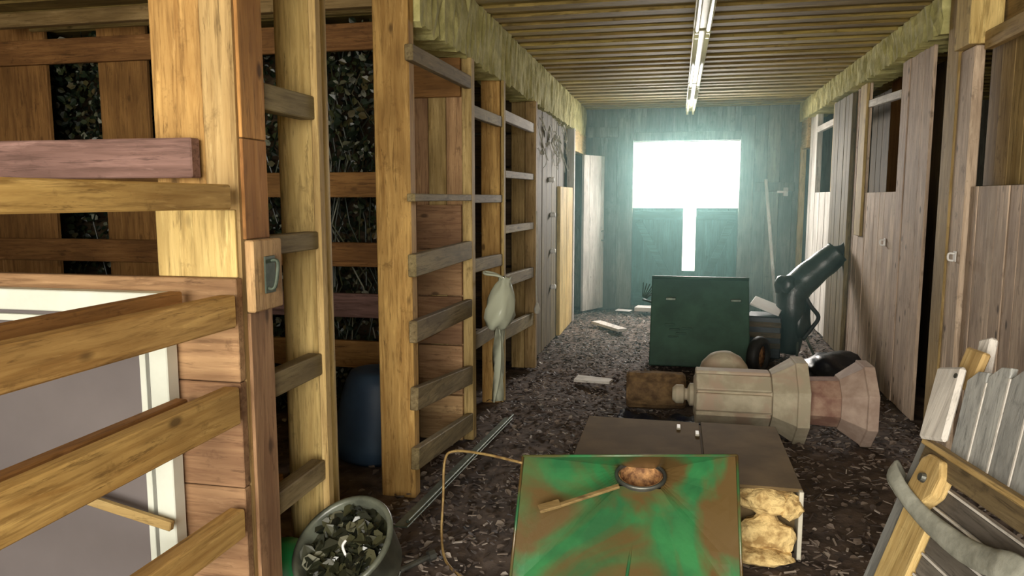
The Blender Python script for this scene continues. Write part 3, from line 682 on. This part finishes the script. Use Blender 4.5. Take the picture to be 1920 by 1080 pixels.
# tub of debris, tilted, on a green tray
t = thing('tub', 'round dark tub of wet debris tilted on a green base at lower left', 'tub', (-1.068, 2.285, .30), (math.radians(33), math.radians(-15), 0))
bm = bmesh.new(); lathe(bm, [(.0, -.14), (.115, -.14), (.15, -.08), (.174, .06), (.182, .065), (.188, .075), (.185, .086), (.172, .086), (.166, .078), (.160, .05), (.12, -.03), (0, -.04)], 40); obj('tub_shell', bm, 'tub', t, smooth=True)
bm = bmesh.new(); gr = []
for i in range(9):
    r = .161 * i / 8; gr.append([bm.verts.new((r * math.cos(k * PI / 14), r * math.sin(k * PI / 14), .045 + random.uniform(-.018, .018) * (i < 8))) for k in range(28)])
for a, b_ in zip(gr, gr[1:]):
    for k in range(28): bm.faces.new((a[k], a[(k + 1) % 28], b_[(k + 1) % 28], b_[k]))
for k in range(130):
    a = random.uniform(0, 6.28); r = .145 * math.sqrt(random.random()); leafmesh(bm, Vector((r * math.cos(a), r * math.sin(a), .060 + random.uniform(-.01, .012))), random.uniform(.03, .07), Vector((random.gauss(0, .5), random.gauss(0, .5), 1)))
o = obj('debris', bm, 'wetleaf', t); o['kind'] = 'stuff'
bm = bmesh.new(); tube(bm, smoothpts([(.02, -.05, .05), (.01, -.02, .085), (.02, .0, .09)]), .005, 6); obj('bright_twig', bm, 'paper', t, smooth=True)
t = thing('green_base', 'bright green plastic base beneath the dark tub at lower left', 'base', (-1.15, 2.28, 0))
bm = bmesh.new(); lathe(bm, [(0, .0), (.15, 0), (.165, .02), (.15, .085), (0, .095)], 24, Matrix.Diagonal((1.2, .85, 1, 1))); obj('pan', bm, 'greenclean', t, smooth=True)
bm = bmesh.new(); lathe(bm, [(.12, .06), (.118, .20), (.10, .29), (.05, .325), (0, .33)], 20, Matrix.Translation((-.185, .02, 0)) @ Matrix.Diagonal((1.0, 1.1, .95, 1))); obj('hump', bm, 'greenclean', t, smooth=True)

# ------------------------------------------------------------ toppled garden lighthouse
t = thing('garden_lighthouse', 'cream and reddish wooden garden lighthouse toppled on its side', 'ornament', (.735, 4.90, .262), (0, 0, math.radians(1)))
RX = Matrix.Rotation(PI / 2, 4, 'Y')  # lathe axis -> local +X
def oct_(name, prof, mat, close=True, seg=8, smooth=False):
    bm = bmesh.new(); lathe(bm, prof, seg, RX, PI / 8, close=close); return obj(name, bm, mat, t, smooth=smooth, bevel=.003)
oct_('shaft', [(.150, .06), (.166, .42)], 'brick')
oct_('base_plate', [(.170, .27), (.258, .395), (.272, .40), (.272, .46), (.0, .461)], 'flange')
oct_('roof_plate', [(.165, -.13), (.185, -.13), (.268, .0), (.28, .005), (.28, .075), (.16, .08)], 'cream')
oct_('lantern', [(.12, -.60), (.160, -.58), (.165, -.13)], 'cream')
for k in range(8):
    mt = Matrix.Rotation(k * PI / 4, 4, 'X'); bm = bmesh.new()
    abox(bm, (-.59, -.056, .146), (-.135, .056, .174), mt, 0, .006); obj('cladding_board', bm, 'cream', t)
oct_('neck', [(.0, -.735), (.04, -.735), (.062, -.71), (.062, -.665), (.038, -.655), (.038, -.64), (.075, -.625), (.075, -.585)], 'cream', seg=16, smooth=True)
t = thing('domed_lid', 'off-white domed lid lying behind the toppled garden lighthouse', 'lid', (.345, 5.27, .31), (math.radians(6), math.radians(-10), 0))
bm = bmesh.new(); lathe(bm, [(.15, -.28), (.165, -.06), (.172, 0), (.165, .05), (.135, .11), (.08, .155), (.02, .172), (0, .173)], 28); obj('dome', bm, 'cream', t, smooth=True)
bm = bmesh.new(); lathe(bm, [(0, -.285), (.17, -.285), (.178, -.27), (.17, -.25)], 28); obj('rim', bm, 'cream', t, smooth=True)
# log and tarp
t = thing('log', 'short brown log lying left of the toppled garden lighthouse', 'log', (-.12, 5.42, .145), (0, 0, math.radians(4)))
bm = bmesh.new(); lathe(bm, [(0, -.21), (.12, -.21), (.133, -.19), (.136, 0), (.131, .19), (.118, .21), (0, .21)], 20, RX)
for v in bm.verts: v.co += Vector((0, random.uniform(-.006, .006), random.uniform(-.006, .006)))
obj('log_body', bm, 'log', t)
bm = bmesh.new(); gr = []
for i in range(26):
    gr.append([bm.verts.new((-.36 + i * .024 + .01 * math.sin(j), 4.86 + j * .03 + .02 * math.sin(i * .8), .03 + .022 * math.sin(i * .9 + j * .7) * math.sin(j * .8) + .015 * math.sin(j * .9 + i * .3))) for j in range(10)])
for i in range(25):
    for j in range(9): bm.faces.new((gr[i][j], gr[i + 1][j], gr[i + 1][j + 1], gr[i][j + 1]))
o = obj('tarp', bm, 'navy', smooth=True); md = o.modifiers.new('s', 'SOLIDIFY'); md.thickness = .012
tag(o, 'crumpled navy tarp on the dirt between the log and the brown box', 'tarp')

# ------------------------------------------------------------ dark green cart
t = thing('cart', 'dark green metal cart standing in front of the far door', 'cart', (.22, 6.6, 0))
bm = bmesh.new()
A = [(-.43, 0, .16), (.43, 0, .16), (.43, 0, .58), (-.43, 0, .58)]; B = [(-.40, .62, .80), (.44, .62, .82)]
def solid(bm, front, back):
    f = [bm.verts.new(p) for p in front]; b2 = [bm.verts.new(p) for p in back]; bm.faces.new(f); bm.faces.new(b2)
    for k in range(len(f)): bm.faces.new((f[k], f[(k + 1) % len(f)], b2[(k + 1) % len(f)], b2[k]))
side = [(0, .06), (.0, .10), (.40, .80), (.62, .80), (.62, .06)]
solid(bm, [(-.43, y, z) for y, z in side], [(.43, y, z) for y, z in side])
obj('cart_body', bm, 'cart', t, bevel=.012)
bm = bmesh.new(); tube(bm, [(-.43, .40, .805), (.43, .40, .805)], .014, 10); obj('top_rail', bm, 'cart', t, smooth=True)
for (x, z) in ((-.30, .40), (-.26, .36), (-.20, .33), (-.27, .30), (-.15, .37)):
    bm = bmesh.new(); abox(bm, (x, (z - .1) * .571 - .012, z), (x + .09, (z - .1) * .571 + .02, z + .012), None, 0, .003); obj('louver', bm, 'cart', t)
for x in (-.30, .27):
    bm = bmesh.new(); abox(bm, (x, .28, .61), (x + .09, .33, .635), Matrix.Identity(4), 0, .004); obj('latch', bm, 'steel', t)
for x in (.50,):
    w = None
    bm = bmesh.new(); mt = Matrix.Translation((x, .05, .175)) @ Matrix.Rotation(math.radians(-28 if x > 0 else 0), 4, 'Z') @ Matrix.Rotation(PI / 2, 4, 'Y')
    lathe(bm, [(.10, -.045), (.155, -.045), (.172, -.02), (.172, .02), (.155, .045), (.10, .045), (.10, -.045)], 28, mt); w = obj('wheel', bm, 'rubber', t, smooth=True)
    bm = bmesh.new(); lathe(bm, [(0, -.02), (.03, -.03), (.06, -.01), (.1, -.02), (.1, .02), (0, .02)], 20, mt); obj('hub', bm, 'rust', w, smooth=True)
bm = bmesh.new()
for k in range(7): bar(bm, (-.52 + .005 * k, .55 + k * .02, .60 - k * .005), (-.52 + .03 * k, .7 + k * .03, .72 - .01 * k), .01, .01)
bar(bm, (-.43, .55, .55), (-.52, .72, .55), .02, .02); obj('bracket', bm, 'cart', t)

# ------------------------------------------------------------ bag on a stand, crate with paper, sack
t = thing('golf_bag', 'black bag slumped against the right wall, its tube pointing up to the right', 'bag', (1.18, 7.62, 0))
bm = bmesh.new()
pts = smoothpts([(-.08, .02, .03), (-.06, 0, .25), (-.07, -.02, .46), (-.06, 0, .62), (.03, .02, .73), (.14, .02, .84), (.24, .02, .93), (.335, .02, 1.02)], 5)
n_ = len(pts); rr = [(.10 + .05 * math.sin(min(1, i / n_ * 1.15) * PI) if i < n_ * .62 else .138 - .05 * (i / n_ - .62)) * (1 + .025 * math.sin(i * .9)) for i in range(n_)]
tube(bm, pts, rr, 18); obj('bag_body', bm, 'blackbag', t, smooth=True)
bm = bmesh.new(); lump(bm, (-.13, -.06, .70), (.11, .09, .10), 21); obj('pocket', bm, 'blackbag', t, smooth=True)
bm = bmesh.new(); lump(bm, (.01, -.04, .36), (.10, .10, .20), 22); obj('pocket', bm, 'blackbag', t, smooth=True)
bm = bmesh.new(); tube(bm, smoothpts([(.03, -.06, .62), (.10, -.08, .50), (.17, -.08, .40), (.12, -.08, .30), (.04, -.08, .18)], 5), .020, 8); obj('strap', bm, 'rubber', t, smooth=True)
bm = bmesh.new(); tube(bm, [(.03, .0, .28), (.15, -.10, .02)], .012, 8); tube(bm, [(.0, .0, .28), (-.02, -.16, .02)], .012, 8); obj('stand_leg', bm, 'steel', t)
bm = bmesh.new(); tube(bm, smoothpts([(.33, .02, 1.02), (.38, .02, 1.07), (.40, .05, 1.12)], 4), [.085, .065, .05, .04, .033, .028, .022, .018, .014], 10); obj('club_cover', bm, 'rubber', t, smooth=True)
t = thing('crate', 'dark crate left of the slumped black bag', 'crate', (.86, 7.50, 0))
bm = bmesh.new(); abox(bm, (-.15, -.18, .02), (.15, .16, .42), Matrix.Rotation(math.radians(-8), 4, 'Z'), 0, .01); obj('crate_body', bm, 'sack', t)
bm = bmesh.new()
for z in (.12, .22, .32): abox(bm, (-.15, -.192, z), (.15, -.181, z + .05), Matrix.Rotation(math.radians(-8), 4, 'Z'), 0, .003)
obj('slat', bm, 'darkX', t)
bm = bmesh.new(); mt = Matrix.Translation((.87, 7.50, .50)) @ Euler((math.radians(6), math.radians(20), math.radians(-12))).to_matrix().to_4x4()
abox(bm, (-.14, -.17, -.008), (.14, .17, .008), mt, 0, .003)
tag(obj('white_board', bm, 'paper'), 'small white board propped on the dark crate by the black bag', 'board')
bm = bmesh.new(); lump(bm, (1.27, 6.35, .13), (.26, .30, .16), 31, 4); lump(bm, (1.05, 6.2, .09), (.16, .18, .10), 33, 3)
tag(obj('refuse_sack', bm, 'sack', smooth=True), 'limp dark plastic sack on the floor behind the toppled garden lighthouse', 'sack')

# ------------------------------------------------------------ broken slatted chair against the right wall
v = Vector((.173648, -.984808, 0)); u = Vector((.32062, .056534, .945519)); n = v.cross(u)
t = thing('adirondack_chair', 'broken weathered slatted chair tipped up on its front edge at lower right', 'chair')
mw = Matrix((v, u, n)).transposed().to_4x4(); mw.translation = (.5464, 2.4556, .0)
t.matrix_world = mw
def cb(name, lo, hi, mat, bev=.004, par=None, mtx=None):
    return box(name, lo, hi, mat, par or t, bev, mtx)
def RZ(a, x, y, z=0): return Matrix.Translation((x, y, z)) @ Matrix.Rotation(math.radians(a), 4, 'Z')
cb('side_rail', (-.085, .02, -.06), (-.02, .80, -.01), 'cedarY')
cb('side_rail', (.60, .02, -.06), (.66, .80, -.01), 'cedarY')
cb('front_leg', (-.02, .02, -.03), (.14, .59, .0), 'yellowY', .008)
for k in range(10):
    y = .705 - k * .068
    sl = cb('seat_slat', (.10 if y > .6 else .145, y - .058, -.035), (.60, y, -.012), 'slatX')
    cb('painted_lit_edge', (.11 if y > .6 else .15, y + .0005, -.034), (.595, y + .008, -.006), 'whiteX', .001, sl)  # pale strip paints the skylight on each slat's top edge
cb('back_rail', (-.02, .735, -.03), (.64, .800, .012), 'dimX', .004)
cb('painted_lit_rail_edge', (-.03, .795, -.04), (.65, .812, .022), 'oliveX', .003)  # paler strip paints the light along the rail's top edge
bm = bmesh.new()
outl = [(.0, .62), (.02, .76), (.05, .785), (.12, .785), (.15, .74), (.145, .68), (.11, .635), (.085, .605), (.04, .605)]
f0 = [bm.verts.new((x, y, -.012)) for x, y in outl]; f1 = [bm.verts.new((x, y, .032)) for x, y in outl]; bm.faces.new(f0); bm.faces.new(f1)
for k in range(len(outl)): bm.faces.new((f0[k], f0[(k + 1) % len(outl)], f1[(k + 1) % len(outl)], f1[k]))
blk = obj('wood_block', bm, 'yellowY', t, bevel=.008)
bm = bmesh.new(); lathe(bm, [(.0, .045), (.012, .045), (.016, .034), (.016, .03)], 12, Matrix.Translation((.075, .71, 0))); obj('bolt', bm, 'iron', blk)
RB = Matrix.Translation((0, .80, -.03)) @ Matrix.Rotation(math.radians(10), 4, 'X')
for k in range(6):
    xa = .045 + k * .098; h = .18 + .14 * math.sqrt(max(0, 1 - ((k - 2.9) / 3.6) ** 2))
    bm = bmesh.new(); oc = [(xa, 0), (xa + .09, 0), (xa + .09, h + (.02 if k < 3 else -.02)), (xa + .045, h + .012), (xa, h - (.025 if k < 3 else -.015))]
    a = [bm.verts.new(RB @ Vector((x, y, -.02))) for x, y in oc]; b_ = [bm.verts.new(RB @ Vector((x, y, .0))) for x, y in oc]
    bm.faces.new(a); bm.faces.new(b_)
    for q in range(5): bm.faces.new((a[q], a[(q + 1) % 5], b_[(q + 1) % 5], b_[q]))
    bs = obj('back_slat', bm, 'cedarY', t, bevel=.003)
    bm = bmesh.new(); abox(bm, (xa + .0895, 0, -.019), (xa + .0955, h - .01, .001), RB); obj('painted_lit_edge', bm, 'whiteY', bs)  # white strip paints the lit edge of each back slat
cb('armrest', (0, .01, .0), (.128, .245, .022), 'whiteY', .008, None, RZ(14, -.011, .80, .025))
bm = bmesh.new(); lathe(bm, [(0, .05), (.008, .05), (.008, .045)], 10, Matrix.Translation((.045, 1.035, 0))); obj('bolt', bm, 'iron', t)
cb('broken_stub', (-.055, 1.0, -.03), (.045, 1.13, -.005), 'yellowY', .006)
cb('arm_support', (.0, 0, -.03), (.062, .28, .0), 'whiteY', .008, None, RZ(20, -.0, .90, -.055))
for x in (-.05, .63):
    bm = bmesh.new(); bar(bm, (x, .74, -.06), (x, .155, -.42), .08, .035, (1, 0, 0)); obj('rear_leg', bm, 'cedarY', t)
# grey rag thrown across it (its own thing)
pts = smoothpts([(-.13, .60, -.06), (-.10, .66, .02), (-.05, .665, .05), (.04, .635, .045), (.14, .615, .035), (.25, .61, .03), (.36, .615, .03), (.47, .635, .04), (.56, .66, .05), (.68, .66, .03)], 6)
bm = bmesh.new(); rr = [.026 + .014 * math.exp(-((i - 5) / 6) ** 2) + .018 * max(0, (i - 22) / 32) for i in range(len(pts))]
seg = 12; rings = []
for i, p in enumerate(pts):
    ring = []
    for k in range(seg):
        a = k * 2 * PI / seg; r = rr[i] * .85 * (1 + .05 * math.sin(4 * a + i * .10) + random.uniform(-.02, .02))
        ring.append(bm.verts.new(mw @ (p + Vector((0, r * 1.25 * math.cos(a), r * .5 * math.sin(a))))))
    rings.append(ring)
for a, b_ in zip(rings, rings[1:]):
    for k in range(seg): bm.faces.new((a[k], a[(k + 1) % seg], b_[(k + 1) % seg], b_[k]))
bm.faces.new(rings[0]); bm.faces.new(rings[-1])
tag(obj('rag', bm, 'cloth', smooth=True), 'twisted grey rag draped across the broken slatted chair', 'rag')

# ------------------------------------------------------------ haze volume imitating lens glare at the far end
bm = bmesh.new(); abox(bm, (-1.19, 6.2, .04), (1.50, 10.43, 2.60))
tag(obj('haze', bm, 'haze'), 'teal haze imitating glare before the bright far opening', 'haze', kind='stuff')
